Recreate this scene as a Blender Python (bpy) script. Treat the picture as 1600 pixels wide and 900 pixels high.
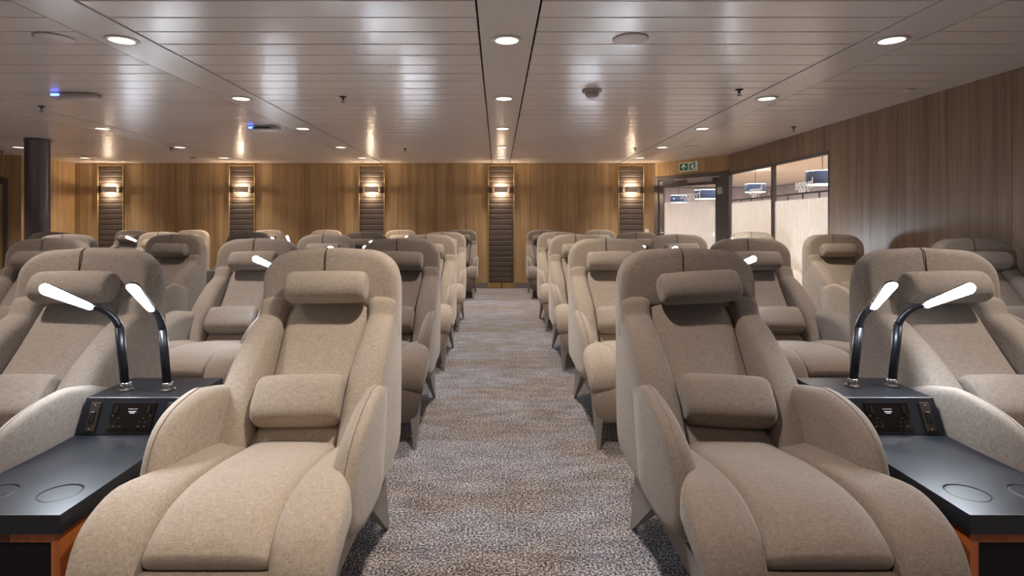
import bpy, bmesh, math, random
from mathutils import Vector, Matrix

# ------------------------------------------------------------------ clear
for o in list(bpy.data.objects):
    bpy.data.objects.remove(o, do_unlink=True)
S = bpy.context.scene
COL = S.collection
PI = math.pi
R = math.radians

# ------------------------------------------------------------------ camera, world, exposure, large lights
CAMZ = 1.205
CEIL = 2.35
F = 890.0
cam = bpy.data.cameras.new('camera')
cam.sensor_width = 36
cam.lens = F / 1600 * 36
cam.shift_x = 22 / 1600
cam.shift_y = -100 / 1600
cam.clip_start = 0.02
camo = bpy.data.objects.new('camera', cam)
camo.location = (0, 0, CAMZ)
camo.rotation_euler = (PI / 2, 0, 0)
COL.objects.link(camo)
S.camera = camo

W = bpy.data.worlds.new('world')
S.world = W
W.use_nodes = True
W.node_tree.nodes['Background'].inputs[0].default_value = (0.75, 0.8, 1.0, 1)
W.node_tree.nodes['Background'].inputs[1].default_value = 0.05

S.view_settings.view_transform = 'Standard'
S.view_settings.look = 'None'
S.view_settings.gamma = 1
S.view_settings.use_curve_mapping = False
S.view_settings.exposure = 1.05

SPOT_W = 54.0
SPOT_COL = (1.0, 0.885, 0.78)
SCONCE_W = 7.0
SCONCE_COL = (1.0, 0.78, 0.54)
LED_STRENGTH = 95.0
LED_COL = (0.82, 0.9, 1.0)
LOBBY_W = 200.0

# ------------------------------------------------------------------ node helpers
def newmat(name):
    m = bpy.data.materials.new(name)
    m.use_nodes = True
    nt = m.node_tree
    return m, nt, nt.nodes['Principled BSDF'], nt.nodes, nt.links

def N(nodes, t, **kw):
    n = nodes.new(t)
    for k, v in kw.items():
        setattr(n, k, v)
    return n

def plain(name, col, rough=0.5, metal=0.0, spec=0.5, emit=None, es=0.0, coat=0.0):
    m, nt, b, nodes, L = newmat(name)
    b.inputs['Base Color'].default_value = (*col, 1)
    b.inputs['Roughness'].default_value = rough
    b.inputs['Metallic'].default_value = metal
    b.inputs['Specular IOR Level'].default_value = spec
    b.inputs['Coat Weight'].default_value = coat
    # faint procedural grain so that nothing is perfectly flat
    tc = N(nodes, 'ShaderNodeTexCoord')
    no = N(nodes, 'ShaderNodeTexNoise')
    no.inputs['Scale'].default_value = 60
    mx = N(nodes, 'ShaderNodeMixRGB')
    mx.inputs[1].default_value = (*[c * 0.93 for c in col], 1)
    mx.inputs[2].default_value = (*[min(1, c * 1.07) for c in col], 1)
    L.new(tc.outputs['Object'], no.inputs['Vector'])
    L.new(no.outputs['Fac'], mx.inputs[0])
    L.new(mx.outputs[0], b.inputs['Base Color'])
    if emit:
        b.inputs['Emission Color'].default_value = (*emit, 1)
        b.inputs['Emission Strength'].default_value = es
    return m

def ramp(nodes, stops):
    r = N(nodes, 'ShaderNodeValToRGB')
    el = r.color_ramp.elements
    while len(el) > len(stops):
        el.remove(el[-1])
    while len(el) < len(stops):
        el.new(0.5)
    for e, (p, c) in zip(el, stops):
        e.position = p
        e.color = (*c, 1)
    return r

def fabric(name, col):
    m, nt, b, nodes, L = newmat(name)
    tc = N(nodes, 'ShaderNodeTexCoord')
    mp = N(nodes, 'ShaderNodeMapping'); mp.inputs['Scale'].default_value = (45, 430, 430)
    mp2 = N(nodes, 'ShaderNodeMapping'); mp2.inputs['Scale'].default_value = (430, 95, 95)
    n1 = N(nodes, 'ShaderNodeTexNoise'); n1.inputs['Scale'].default_value = 1; n1.inputs['Detail'].default_value = 3
    n2 = N(nodes, 'ShaderNodeTexNoise'); n2.inputs['Scale'].default_value = 1; n2.inputs['Detail'].default_value = 3
    n3 = N(nodes, 'ShaderNodeTexNoise'); n3.inputs['Scale'].default_value = 4; n3.inputs['Detail'].default_value = 3
    L.new(tc.outputs['Object'], mp.inputs[0]); L.new(tc.outputs['Object'], mp2.inputs[0])
    L.new(mp.outputs[0], n1.inputs['Vector']); L.new(mp2.outputs[0], n2.inputs['Vector'])
    L.new(tc.outputs['Object'], n3.inputs['Vector'])
    ad = N(nodes, 'ShaderNodeMath', operation='ADD')
    L.new(n1.outputs['Fac'], ad.inputs[0]); L.new(n2.outputs['Fac'], ad.inputs[1])
    ad2 = N(nodes, 'ShaderNodeMath', operation='MULTIPLY_ADD')
    L.new(n3.outputs['Fac'], ad2.inputs[0]); ad2.inputs[1].default_value = 0.10
    L.new(ad.outputs[0], ad2.inputs[2])
    rp = ramp(nodes, [(0.0, tuple(c * 0.68 for c in col)), (0.5, col), (1.0, tuple(min(1, c * 1.28 + .01) for c in col))])
    mr = N(nodes, 'ShaderNodeMapRange')
    mr.inputs[1].default_value = 0.66; mr.inputs[2].default_value = 1.44
    L.new(ad2.outputs[0], mr.inputs[0]); L.new(mr.outputs[0], rp.inputs[0])
    L.new(rp.outputs[0], b.inputs['Base Color'])
    b.inputs['Roughness'].default_value = 0.92
    b.inputs['Specular IOR Level'].default_value = 0.2
    b.inputs['Sheen Weight'].default_value = 0.25
    b.inputs['Sheen Roughness'].default_value = 0.5
    bp = N(nodes, 'ShaderNodeBump'); bp.inputs['Strength'].default_value = 0.35; bp.inputs['Distance'].default_value = 0.0015
    L.new(ad.outputs[0], bp.inputs['Height']); L.new(bp.outputs[0], b.inputs['Normal'])
    return m

def wood(name, cols, panel=0.6, axis='X', gloss=0.42):
    # vertical grain veneer, seams between the boards every «panel» metres along the wall
    m, nt, b, nodes, L = newmat(name)
    tc = N(nodes, 'ShaderNodeTexCoord')
    sep = N(nodes, 'ShaderNodeSeparateXYZ'); L.new(tc.outputs['Object'], sep.inputs[0])
    idx = N(nodes, 'ShaderNodeMath', operation='DIVIDE'); idx.inputs[1].default_value = panel
    L.new(sep.outputs[axis], idx.inputs[0])
    fl = N(nodes, 'ShaderNodeMath', operation='FLOOR'); L.new(idx.outputs[0], fl.inputs[0])
    fr = N(nodes, 'ShaderNodeMath', operation='FRACT'); L.new(idx.outputs[0], fr.inputs[0])
    sh = N(nodes, 'ShaderNodeMath', operation='MULTIPLY'); sh.inputs[1].default_value = 7.31
    L.new(fl.outputs[0], sh.inputs[0])
    cmb = N(nodes, 'ShaderNodeCombineXYZ')
    L.new(sep.outputs[axis], cmb.inputs[0]); L.new(sh.outputs[0], cmb.inputs[1]); L.new(sep.outputs['Z'], cmb.inputs[2])
    def nz(sc, det):
        mp = N(nodes, 'ShaderNodeMapping'); mp.inputs['Scale'].default_value = sc
        n = N(nodes, 'ShaderNodeTexNoise'); n.inputs['Scale'].default_value = 1; n.inputs['Detail'].default_value = det
        L.new(cmb.outputs[0], mp.inputs[0]); L.new(mp.outputs[0], n.inputs['Vector'])
        return n
    a = nz((90, 1, 1.2), 4); c = nz((11, 1, .35), 3); e = nz((320, 1, 6), 2)
    s1 = N(nodes, 'ShaderNodeMath', operation='MULTIPLY_ADD'); s1.inputs[1].default_value = 0.9
    L.new(a.outputs['Fac'], s1.inputs[0]); L.new(c.outputs['Fac'], s1.inputs[2])
    s2 = N(nodes, 'ShaderNodeMath', operation='MULTIPLY_ADD'); s2.inputs[1].default_value = 0.35
    L.new(e.outputs['Fac'], s2.inputs[0]); L.new(s1.outputs[0], s2.inputs[2])
    mr = N(nodes, 'ShaderNodeMapRange'); mr.inputs[1].default_value = 0.72; mr.inputs[2].default_value = 1.55
    L.new(s2.outputs[0], mr.inputs[0])
    rp = ramp(nodes, [(0, cols[0]), (0.5, cols[1]), (1, cols[2])])
    L.new(mr.outputs[0], rp.inputs[0])
    # seam
    d1 = N(nodes, 'ShaderNodeMath', operation='LESS_THAN'); d1.inputs[1].default_value = 0.008
    L.new(fr.outputs[0], d1.inputs[0])
    mx = N(nodes, 'ShaderNodeMixRGB'); mx.inputs[2].default_value = (*[v * 0.35 for v in cols[0]], 1)
    L.new(d1.outputs[0], mx.inputs[0]); L.new(rp.outputs[0], mx.inputs[1])
    L.new(mx.outputs[0], b.inputs['Base Color'])
    b.inputs['Roughness'].default_value = gloss
    b.inputs['Specular IOR Level'].default_value = 0.35
    bp = N(nodes, 'ShaderNodeBump'); bp.inputs['Strength'].default_value = 0.08; bp.inputs['Distance'].default_value = 0.002
    L.new(s2.outputs[0], bp.inputs['Height']); L.new(bp.outputs[0], b.inputs['Normal'])
    return m

def letter_mat():
    m, nt, b, nodes, L = newmat('white_vinyl')
    tl = N(nodes, 'ShaderNodeBsdfTranslucent'); tl.inputs[0].default_value = (1, 1, 1, 1)
    b.inputs['Base Color'].default_value = (0.9, 0.9, 0.9, 1)
    mx = N(nodes, 'ShaderNodeMixShader'); mx.inputs[0].default_value = 0.6
    L.new(b.outputs[0], mx.inputs[1]); L.new(tl.outputs[0], mx.inputs[2]); L.new(mx.outputs[0], nodes['Material Output'].inputs[0])
    return m

def carpet_mat():
    m, nt, b, nodes, L = newmat('carpet')
    tc = N(nodes, 'ShaderNodeTexCoord')
    def nz(sc, det, vec=None):
        mp = N(nodes, 'ShaderNodeMapping'); mp.inputs['Scale'].default_value = sc
        n = N(nodes, 'ShaderNodeTexNoise'); n.inputs['Scale'].default_value = 1; n.inputs['Detail'].default_value = det
        n.inputs['Roughness'].default_value = 0.65
        L.new(tc.outputs['Object'], mp.inputs[0]); L.new(mp.outputs[0], n.inputs['Vector'])
        return n
    fine = nz((115, 115, 115), 5)
    mid = nz((5, 12, 5), 3)
    big = nz((1.1, 1.9, 1), 2)
    s = N(nodes, 'ShaderNodeMath', operation='MULTIPLY_ADD'); s.inputs[1].default_value = 0.14
    L.new(mid.outputs['Fac'], s.inputs[0]); L.new(fine.outputs['Fac'], s.inputs[2])
    mr = N(nodes, 'ShaderNodeMapRange'); mr.inputs[1].default_value = 0.44; mr.inputs[2].default_value = 0.68
    L.new(s.outputs[0], mr.inputs[0])
    cool = ramp(nodes, [(0, (0.03, 0.032, 0.045)), (0.5, (0.155, 0.155, 0.185)), (1, (0.60, 0.585, 0.61))])
    warm = ramp(nodes, [(0, (0.03, 0.026, 0.026)), (0.5, (0.135, 0.112, 0.105)), (1, (0.55, 0.50, 0.475))])
    L.new(mr.outputs[0], cool.inputs[0]); L.new(mr.outputs[0], warm.inputs[0])
    br = N(nodes, 'ShaderNodeMapRange'); br.inputs[1].default_value = 0.42; br.inputs[2].default_value = 0.58
    L.new(big.outputs['Fac'], br.inputs[0])
    mx = N(nodes, 'ShaderNodeMixRGB'); L.new(br.outputs[0], mx.inputs[0])
    L.new(cool.outputs[0], mx.inputs[1]); L.new(warm.outputs[0], mx.inputs[2])
    L.new(mx.outputs[0], b.inputs['Base Color'])
    b.inputs['Roughness'].default_value = 0.95
    b.inputs['Specular IOR Level'].default_value = 0.1
    bp = N(nodes, 'ShaderNodeBump'); bp.inputs['Strength'].default_value = 0.4; bp.inputs['Distance'].default_value = 0.006
    L.new(fine.outputs['Fac'], bp.inputs['Height']); L.new(bp.outputs[0], b.inputs['Normal'])
    return m

def stone_mat():
    m, nt, b, nodes, L = newmat('dark_composite')
    tc = N(nodes, 'ShaderNodeTexCoord')
    v = N(nodes, 'ShaderNodeTexVoronoi'); v.inputs['Scale'].default_value = 130
    n = N(nodes, 'ShaderNodeTexNoise'); n.inputs['Scale'].default_value = 12; n.inputs['Detail'].default_value = 4
    L.new(tc.outputs['Object'], v.inputs['Vector']); L.new(tc.outputs['Object'], n.inputs['Vector'])
    rp = ramp(nodes, [(0, (0.09, 0.10, 0.12)), (0.09, (0.008, 0.010, 0.016)), (1, (0.007, 0.009, 0.015))])
    L.new(v.outputs['Distance'], rp.inputs[0])
    mx = N(nodes, 'ShaderNodeMixRGB', blend_type='ADD'); mx.inputs[0].default_value = 0.006
    L.new(rp.outputs[0], mx.inputs[1]); L.new(n.outputs['Color'], mx.inputs[2])
    L.new(mx.outputs[0], b.inputs['Base Color'])
    mr = N(nodes, 'ShaderNodeMapRange'); mr.inputs[3].default_value = 0.26; mr.inputs[4].default_value = 0.42
    L.new(n.outputs['Fac'], mr.inputs[0]); L.new(mr.outputs[0], b.inputs['Roughness'])
    b.inputs['Specular IOR Level'].default_value = 0.45
    return m

def glass_film(name, axis, zlo, pitch=0.035, seed=0.0):
    # clear pane carrying a printed film of white vertical stripes
    m, nt, b, nodes, L = newmat(name)
    nodes.remove(b)
    out = nodes['Material Output']
    tr = N(nodes, 'ShaderNodeBsdfTransparent'); tr.inputs[0].default_value = (0.96, 0.98, 0.98, 1)
    gl = N(nodes, 'ShaderNodeBsdfGlossy'); gl.inputs['Roughness'].default_value = 0.02
    fr = N(nodes, 'ShaderNodeFresnel'); fr.inputs[0].default_value = 1.45
    clear = N(nodes, 'ShaderNodeMixShader')
    gm = N(nodes, 'ShaderNodeNewGeometry'); bf = N(nodes, 'ShaderNodeMath', operation='SUBTRACT'); bf.inputs[0].default_value = 1
    L.new(gm.outputs['Backfacing'], bf.inputs[1])
    fm_ = N(nodes, 'ShaderNodeMath', operation='MULTIPLY'); L.new(fr.outputs[0], fm_.inputs[0]); L.new(bf.outputs[0], fm_.inputs[1])
    L.new(fm_.outputs[0], clear.inputs[0]); L.new(tr.outputs[0], clear.inputs[1]); L.new(gl.outputs[0], clear.inputs[2])
    di = N(nodes, 'ShaderNodeBsdfDiffuse'); di.inputs[0].default_value = (0.85, 0.82, 0.8, 1)
    tl = N(nodes, 'ShaderNodeBsdfTranslucent'); tl.inputs[0].default_value = (0.95, 0.93, 0.92, 1)
    film = N(nodes, 'ShaderNodeMixShader'); film.inputs[0].default_value = 0.6
    L.new(di.outputs[0], film.inputs[1]); L.new(tl.outputs[0], film.inputs[2])
    tc = N(nodes, 'ShaderNodeTexCoord'); sep = N(nodes, 'ShaderNodeSeparateXYZ')
    L.new(tc.outputs['Object'], sep.inputs[0])
    dv = N(nodes, 'ShaderNodeMath', operation='DIVIDE'); dv.inputs[1].default_value = pitch
    L.new(sep.outputs[axis], dv.inputs[0])
    f1 = N(nodes, 'ShaderNodeMath', operation='FRACT'); L.new(dv.outputs[0], f1.inputs[0])
    st = N(nodes, 'ShaderNodeMath', operation='LESS_THAN'); st.inputs[1].default_value = 0.55
    L.new(f1.outputs[0], st.inputs[0])
    zm = N(nodes, 'ShaderNodeMapRange'); zm.inputs[1].default_value = zlo; zm.inputs[2].default_value = zlo + 0.03
    zm.inputs[3].default_value = 0.75; zm.inputs[4].default_value = 0.03
    L.new(sep.outputs['Z'], zm.inputs[0])
    mu = N(nodes, 'ShaderNodeMath', operation='MULTIPLY'); L.new(st.outputs[0], mu.inputs[0]); L.new(zm.outputs[0], mu.inputs[1])
    lo = N(nodes, 'ShaderNodeMapRange'); lo.inputs[1].default_value = zlo; lo.inputs[2].default_value = zlo + 0.03
    lo.inputs[3].default_value = 0.3; lo.inputs[4].default_value = 0.01
    L.new(sep.outputs['Z'], lo.inputs[0])
    mxm = N(nodes, 'ShaderNodeMath', operation='MAXIMUM'); L.new(mu.outputs[0], mxm.inputs[0]); L.new(lo.outputs[0], mxm.inputs[1])
    fin = N(nodes, 'ShaderNodeMixShader')
    L.new(mxm.outputs[0], fin.inputs[0]); L.new(clear.outputs[0], fin.inputs[1]); L.new(film.outputs[0], fin.inputs[2])
    L.new(fin.outputs[0], out.inputs[0])
    return m

M = {}
M['beige'] = fabric('beige_fabric', (0.415, 0.345, 0.275))
M['cream'] = fabric('cream_fabric', (0.50, 0.41, 0.31))
M['taupe'] = fabric('taupe_fabric', (0.185, 0.148, 0.122))
M['greige'] = fabric('greige_fabric', (0.29, 0.245, 0.21))
M['dark'] = fabric('dark_brown_fabric', (0.12, 0.095, 0.08))
M['seam'] = plain('seam_thread', (0.05, 0.04, 0.035), 0.9)
M['stitch'] = plain('brown_stitching', (0.17, 0.135, 0.105), 0.9)
M['legmetal'] = plain('leg_metal', (0.30, 0.275, 0.25), 0.42, 0.35)
M['carpet'] = carpet_mat()
M['stone'] = stone_mat()
M['orangewood'] = wood('orange_cherry_wood', ((0.30, 0.075, 0.016), (0.42, 0.12, 0.03), (0.55, 0.18, 0.05)), 5.0, 'X', 0.35)
M['black'] = plain('black_plastic', (0.004, 0.004, 0.005), 0.6, 0, 0.25)
M['blackgloss'] = plain('black_gloss', (0.010, 0.008, 0.007), 0.10, 0, 0.6)
M['bronze'] = plain('bronze_metal', (0.07, 0.055, 0.045), 0.32, 0.6)
M['pole'] = plain('black_pole', (0.008, 0.009, 0.013), 0.36, 0.1, 0.5)
M['chrome'] = plain('chrome', (0.75, 0.75, 0.77), 0.12, 1.0)
M['pin'] = plain('pale_print', (0.6, 0.6, 0.66), 0.5)
M['led'] = plain('white_led', (1, 1, 1), 0.5, emit=LED_COL, es=LED_STRENGTH)
M['ledwall'] = plain('bright_white_led', (1, 1, 1), 0.5, emit=LED_COL, es=LED_STRENGTH * 3.5)
M['lens'] = plain('downlight_lens', (0.9, 0.85, 0.8), 0.3, emit=(1, 0.87, 0.75), es=0.8)
M['ceil'] = plain('ceiling_paint', (0.65, 0.575, 0.54), 0.26, 0.0, 0.55)
M['strip'] = plain('light_strip_paint', (0.60, 0.535, 0.50), 0.28, 0.0, 0.5)
M['gap'] = plain('dark_gap', (0.03, 0.026, 0.024), 0.8)
M['rim'] = plain('downlight_rim', (0.55, 0.5, 0.46), 0.3, 0.3)
M['ceilplate'] = plain('ceiling_plate', (0.52, 0.44, 0.41), 0.4)
M['whitebox'] = plain('white_housing', (0.6, 0.6, 0.64), 0.4)
M['blueled'] = plain('blue_led', (0.1, 0.2, 1), 0.4, emit=(0.12, 0.2, 1.0), es=2.2)
M['wallwood'] = wood('oak_wall_veneer', ((0.25, 0.152, 0.072), (0.43, 0.285, 0.15), (0.60, 0.43, 0.245)), 0.605, 'X')
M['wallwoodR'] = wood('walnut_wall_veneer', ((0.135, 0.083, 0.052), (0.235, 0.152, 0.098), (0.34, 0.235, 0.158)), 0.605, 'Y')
M['wallwoodL'] = wood('oak_side_veneer', ((0.28, 0.165, 0.08), (0.44, 0.28, 0.145), (0.58, 0.40, 0.22)), 0.605, 'Y')
M['goldtrim'] = wood('golden_trim_wood', ((0.24, 0.155, 0.06), (0.33, 0.22, 0.09), (0.42, 0.29, 0.12)), 3.0, 'X')
M['leather'] = plain('brown_leather', (0.085, 0.062, 0.052), 0.62, 0, 0.5)
M['leatherback'] = plain('panel_backing', (0.02, 0.014, 0.011), 0.8)
M['sconce'] = plain('sconce_metal', (0.62, 0.58, 0.55), 0.5, 0.1)
M['bulb'] = plain('warm_bulb', (1, 1, 1), 0.5, emit=(1, 0.75, 0.5), es=12)
M['base'] = plain('grey_skirting', (0.19, 0.175, 0.165), 0.5)
M['frame'] = plain('grey_door_frame', (0.12, 0.105, 0.105), 0.45, 0.2)
M['column'] = plain('column_paint', (0.13, 0.11, 0.125), 0.25, 0.3, 0.5)
M['steel'] = plain('brushed_steel', (0.6, 0.6, 0.6), 0.3, 0.9)
M['silver'] = plain('closer_silver', (0.42, 0.41, 0.42), 0.35, 0.3)
M['white'] = plain('white_paint', (0.82, 0.78, 0.71), 0.6)
M['lobbywall'] = plain('lavender_lobby_wall', (0.42, 0.385, 0.44), 0.6)
M['lobbyceil'] = plain('lobby_ceiling', (0.8, 0.76, 0.74), 0.5)
M['signgreen'] = plain('sign_green', (0.0, 0.05, 0.022), 0.5, emit=(0.0, 0.2, 0.08), es=0.03)
M['signwhite'] = plain('sign_white', (0.6, 0.66, 0.58), 0.4, emit=(0.8, 0.9, 0.8), es=0.08)
M['blue'] = plain('blue_shade', (0.003, 0.022, 0.075), 0.7)
M['glow'] = plain('shade_diffuser', (1, 1, 1), 0.5, emit=(1, 0.88, 0.76), es=2.2)
M['letter'] = letter_mat()
M['tan'] = plain('tan_panel', (0.50, 0.33, 0.16), 0.5)
M['greensmall'] = plain('green_sign_glow', (0.02, 0.4, 0.15), 0.4, emit=(0.03, 0.8, 0.3), es=0.8)

# ------------------------------------------------------------------ mesh helpers
class MB:
    def __init__(s):
        s.v = []; s.f = []; s.sm = []
    def add(s, vs, fs, smooth=True):
        b = len(s.v)
        s.v += [tuple(v) for v in vs]
        for f in fs:
            s.f.append([i + b for i in f]); s.sm.append(smooth)
        return s
    def box(s, x0, x1, y0, y1, z0, z1, mat=None, smooth=False):
        vs = [(x, y, z) for x in (x0, x1) for y in (y0, y1) for z in (z0, z1)]
        if mat: vs = [tuple(mat @ Vector(v)) for v in vs]
        fs = [(0, 1, 3, 2), (4, 6, 7, 5), (0, 4, 5, 1), (2, 3, 7, 6), (0, 2, 6, 4), (1, 5, 7, 3)]
        return s.add(vs, fs, smooth)
    def rings(s, rings, cap0=True, cap1=True, closed=True, smooth=True):
        n = len(rings[0]); vs = [p for r in rings for p in r]; fs = []
        for i in range(len(rings) - 1):
            for j in range(n if closed else n - 1):
                k = (j + 1) % n
                fs.append((i * n + j, i * n + k, (i + 1) * n + k, (i + 1) * n + j))
        if cap0: fs.append(tuple(reversed(range(n))))
        if cap1: fs.append(tuple((len(rings) - 1) * n + j for j in range(n)))
        return s.add(vs, fs, smooth)
    def cyl(s, c, r, h, axis='z', seg=24, r2=None, caps=True):
        r2 = r if r2 is None else r2
        rs = []
        for rr, d in ((r, 0), (r2, h)):
            ring = []
            for i in range(seg):
                a = 2 * PI * i / seg; u, w = rr * math.cos(a), rr * math.sin(a)
                if axis == 'z': p = (c[0] + u, c[1] + w, c[2] + d)
                elif axis == 'y': p = (c[0] + u, c[1] + d, c[2] + w)
                else: p = (c[0] + d, c[1] + u, c[2] + w)
                ring.append(p)
            rs.append(ring)
        return s.rings(rs, caps, caps)
    def lathe(s, c, prof, seg=28):
        rs = [[(c[0] + r * math.cos(2 * PI * i / seg), c[1] + r * math.sin(2 * PI * i / seg), c[2] + z) for i in range(seg)] for r, z in prof]
        return s.rings(rs, True, True)
    def tube(s, pts, rad, seg=14):
        pts = [Vector(p) for p in pts]; rs = []
        up = Vector((0, 1, 0.03)).normalized()
        for i, p in enumerate(pts):
            t = (pts[min(i + 1, len(pts) - 1)] - pts[max(i - 1, 0)]).normalized()
            a = t.cross(up)
            if a.length < 1e-4: a = t.cross(Vector((1, 0, 0)))
            a.normalize(); b2 = t.cross(a)
            rr = rad[i] if isinstance(rad, (list, tuple)) else rad
            rs.append([tuple(p + a * rr * math.cos(2 * PI * k / seg) + b2 * rr * math.sin(2 * PI * k / seg)) for k in range(seg)])
        return s.rings(rs)
    def mesh(s, name, mat, bevel=None):
        me = bpy.data.meshes.new(name)
        me.from_pydata(s.v, [], s.f)
        bm = bmesh.new(); bm.from_mesh(me)
        bmesh.ops.recalc_face_normals(bm, faces=bm.faces)
        bm.to_mesh(me); bm.free()
        me.materials.append(mat)
        for p, sm in zip(me.polygons, s.sm): p.use_smooth = sm
        me.update()
        return me
    def build(s, name, mat, parent=None, bevel=None, bseg=2, autosmooth=False):
        me = s.mesh(name, mat)
        o = bpy.data.objects.new(name, me); COL.objects.link(o)
        if parent: o.parent = parent
        if bevel:
            md = o.modifiers.new('bevel', 'BEVEL'); md.width = bevel; md.segments = bseg; md.limit_method = 'ANGLE'
        return o

def tag(o, label=None, cat=None, group=None, kind=None):
    if label: o['label'] = label
    if cat: o['category'] = cat
    if group: o['group'] = group
    if kind: o['kind'] = kind
    return o

def empty(name, loc=(0, 0, 0), rz=0):
    o = bpy.data.objects.new(name, None); o.empty_display_size = 0.1
    o.location = loc; o.rotation_euler = (0, 0, rz); COL.objects.link(o); return o

def copy_tree(src, parent=None, name=None):
    c = src.copy(); COL.objects.link(c)
    if parent: c.parent = parent
    for ch in list(src.children):
        copy_tree(ch, c)
    return c

def spl(P, n):
    """Catmull-Rom through tuples of any width, n samples."""
    out = []; m = len(P) - 1
    for i in range(n):
        t = i / (n - 1) * m; k = min(int(t), m - 1); u = t - k
        p0, p1, p2, p3 = P[max(k - 1, 0)], P[k], P[k + 1], P[min(k + 2, m)]
        out.append(tuple(0.5 * (2 * b + (c - a) * u + (2 * a - 5 * b + 4 * c - d) * u * u + (3 * b - a - 3 * c + d) * u ** 3)
                         for a, b, c, d in zip(p0, p1, p2, p3)))
    return out

def sring(e, n=28):
    r = []
    for i in range(n):
        a = 2 * PI * i / n; c, s_ = math.cos(a), math.sin(a)
        r.append((math.copysign(abs(c) ** (2 / e), c), math.copysign(abs(s_) ** (2 / e), s_)))
    return r

def path_cushion(P, n=22, e=3.2, r0=0.03, r1=0.03, arch=0.0, mb=None, side=0, drop=0.0):
    """P: (y, z, xc, halfwidth, halfthickness) along a centre line in the YZ plane."""
    Q = spl(P, n); sr = sring(e); rs = []
    fr = []
    for i, q in enumerate(Q):
        a, b = Q[max(i - 1, 0)], Q[min(i + 1, n - 1)]
        t = Vector((0, b[0] - a[0], b[1] - a[1])).normalized()
        fr.append((Vector((q[2], q[0], q[1])), t, q[3], q[4]))
    seq = []
    K = 6
    p, t, w, h = fr[0]
    for k in range(K):
        th = PI / 2 * (1 - k / K); c = math.cos(th)
        seq.append((p - t * r0 * math.sin(th), t, w - r0 * (1 - c) * .8, h * (0.12 + .88 * c ** .8)))
    seq += fr
    p, t, w, h = fr[-1]
    for k in range(1, K + 1):
        th = PI / 2 * k / K; c = max(math.cos(th), 0)
        seq.append((p + t * r1 * math.sin(th), t, w - r1 * (1 - c) * .8, h * (0.12 + .88 * c ** .8)))
    for p, t, w, h in seq:
        nn = Vector((0, -t.z, t.y))
        rs.append([tuple(p + Vector((w * a, 0, 0)) + nn * (h * b + arch * a * a - drop * ((a * side + 1) / 2) ** 2)) for a, b in sr])
    mb = mb or MB()
    return mb.rings(rs)

def roll(L, a, b, e=2.3, tilt=0.0, n=20, rc=0.028, sag=0.0):
    """cushion roll along x centred on its own origin, section half axes a (up the slope) and b."""
    sr = sring(e, 28); rs = []
    ct, st = math.cos(tilt), math.sin(tilt)
    K = 7; xs = []
    for k in range(K):
        th = PI / 2 * (1 - k / K); xs.append((-L / 2 + rc - rc * math.sin(th), math.cos(th) ** .7 * .35 + .65 if k else .5))
    for i in range(n + 1): xs.append((-L / 2 + rc + (L - 2 * rc) * i / n, 1.0))
    for k in range(1, K + 1):
        th = PI / 2 * k / K; xs.append((L / 2 - rc + rc * math.sin(th), max(math.cos(th), 0) ** .7 * .35 + .65 if k < K else .5))
    for x, s_ in xs:
        puff = 1 + 0.05 * (1 - (2 * x / L) ** 2)
        ring = []
        for u, v in sr:
            uu, vv = u * a * s_ * puff, v * b * s_ * puff
            ring.append((x, uu * ct - vv * st, uu * st + vv * ct))
        rs.append(ring)
    return MB().rings(rs)

def smooth_poly(P, n):
    m = len(P); out = []
    for i in range(n):
        t = i / n * m; k = int(t); u = t - k
        p0, p1, p2, p3 = P[(k - 1) % m], P[k % m], P[(k + 1) % m], P[(k + 2) % m]
        out.append(tuple(0.5 * (2 * b + (c - a) * u + (2 * a - 5 * b + 4 * c - d) * u * u + (3 * b - a - 3 * c + d) * u ** 3)
                         for a, b, c, d in zip(p0, p1, p2, p3)))
    return out

def plate(outline, d0, d1, r, crown=0.0, K=5, warp=None, axis='x', flatcap=False):
    """outline in two coordinates, extruded d0..d1 along axis with rounded rims and domed caps."""
    n = len(outline)
    cx = sum(p[0] for p in outline) / n; cy = sum(p[1] for p in outline) / n
    area = sum(outline[i][0] * outline[(i + 1) % n][1] - outline[(i + 1) % n][0] * outline[i][1] for i in range(n))
    sg = 1 if area > 0 else -1
    nor = []
    for i in range(n):
        a, b = outline[i - 1], outline[(i + 1) % n]
        tx, ty = b[0] - a[0], b[1] - a[1]; l = math.hypot(tx, ty) or 1
        nor.append((ty / l * sg, -tx / l * sg))
    def inset(d, s_=1.0):
        return [(cx + (p[0] - q[0] * d - cx) * s_, cy + (p[1] - q[1] * d - cy) * s_) for p, q in zip(outline, nor)]
    seq = []
    for s_ in (() if flatcap else (0.03, 0.3, 0.55, 0.78, 0.92)): seq.append((inset(r, s_), d0 - crown * (1 - s_ ** 2)))
    for k in range(K + 1):
        th = PI / 2 * k / K; seq.append((inset(r * (1 - math.sin(th))), d0 + r * (1 - math.cos(th))))
    nm = 3
    for k in range(1, nm): seq.append((inset(0), d0 + r + (d1 - d0 - 2 * r) * k / nm))
    for k in range(K + 1):
        th = PI / 2 * (1 - k / K); seq.append((inset(r * (1 - math.sin(th))), d1 - r * (1 - math.cos(th))))
    for s_ in (() if flatcap else (0.92, 0.78, 0.55, 0.3, 0.03)): seq.append((inset(r, s_), d1 + crown * (1 - s_ ** 2)))
    rs = []
    for ring, d in seq:
        rr = []
        for u, v in ring:
            p = (d, u, v) if axis == 'x' else (u, d, v)
            rr.append(warp(p) if warp else p)
        rs.append(rr)
    return MB().rings(rs)

# ------------------------------------------------------------------ the setting
DB = 10.70            # back wall distance
XR = 3.82             # right wall
XL = -7.95            # left wall stub
YB = -2.6             # wall behind the camera
XLL = -10.2

def struct(name, mb, mat, parent=None, bevel=None):
    o = mb.build(name, mat, parent, bevel)
    if parent is None: o['kind'] = 'structure'
    return o

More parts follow.
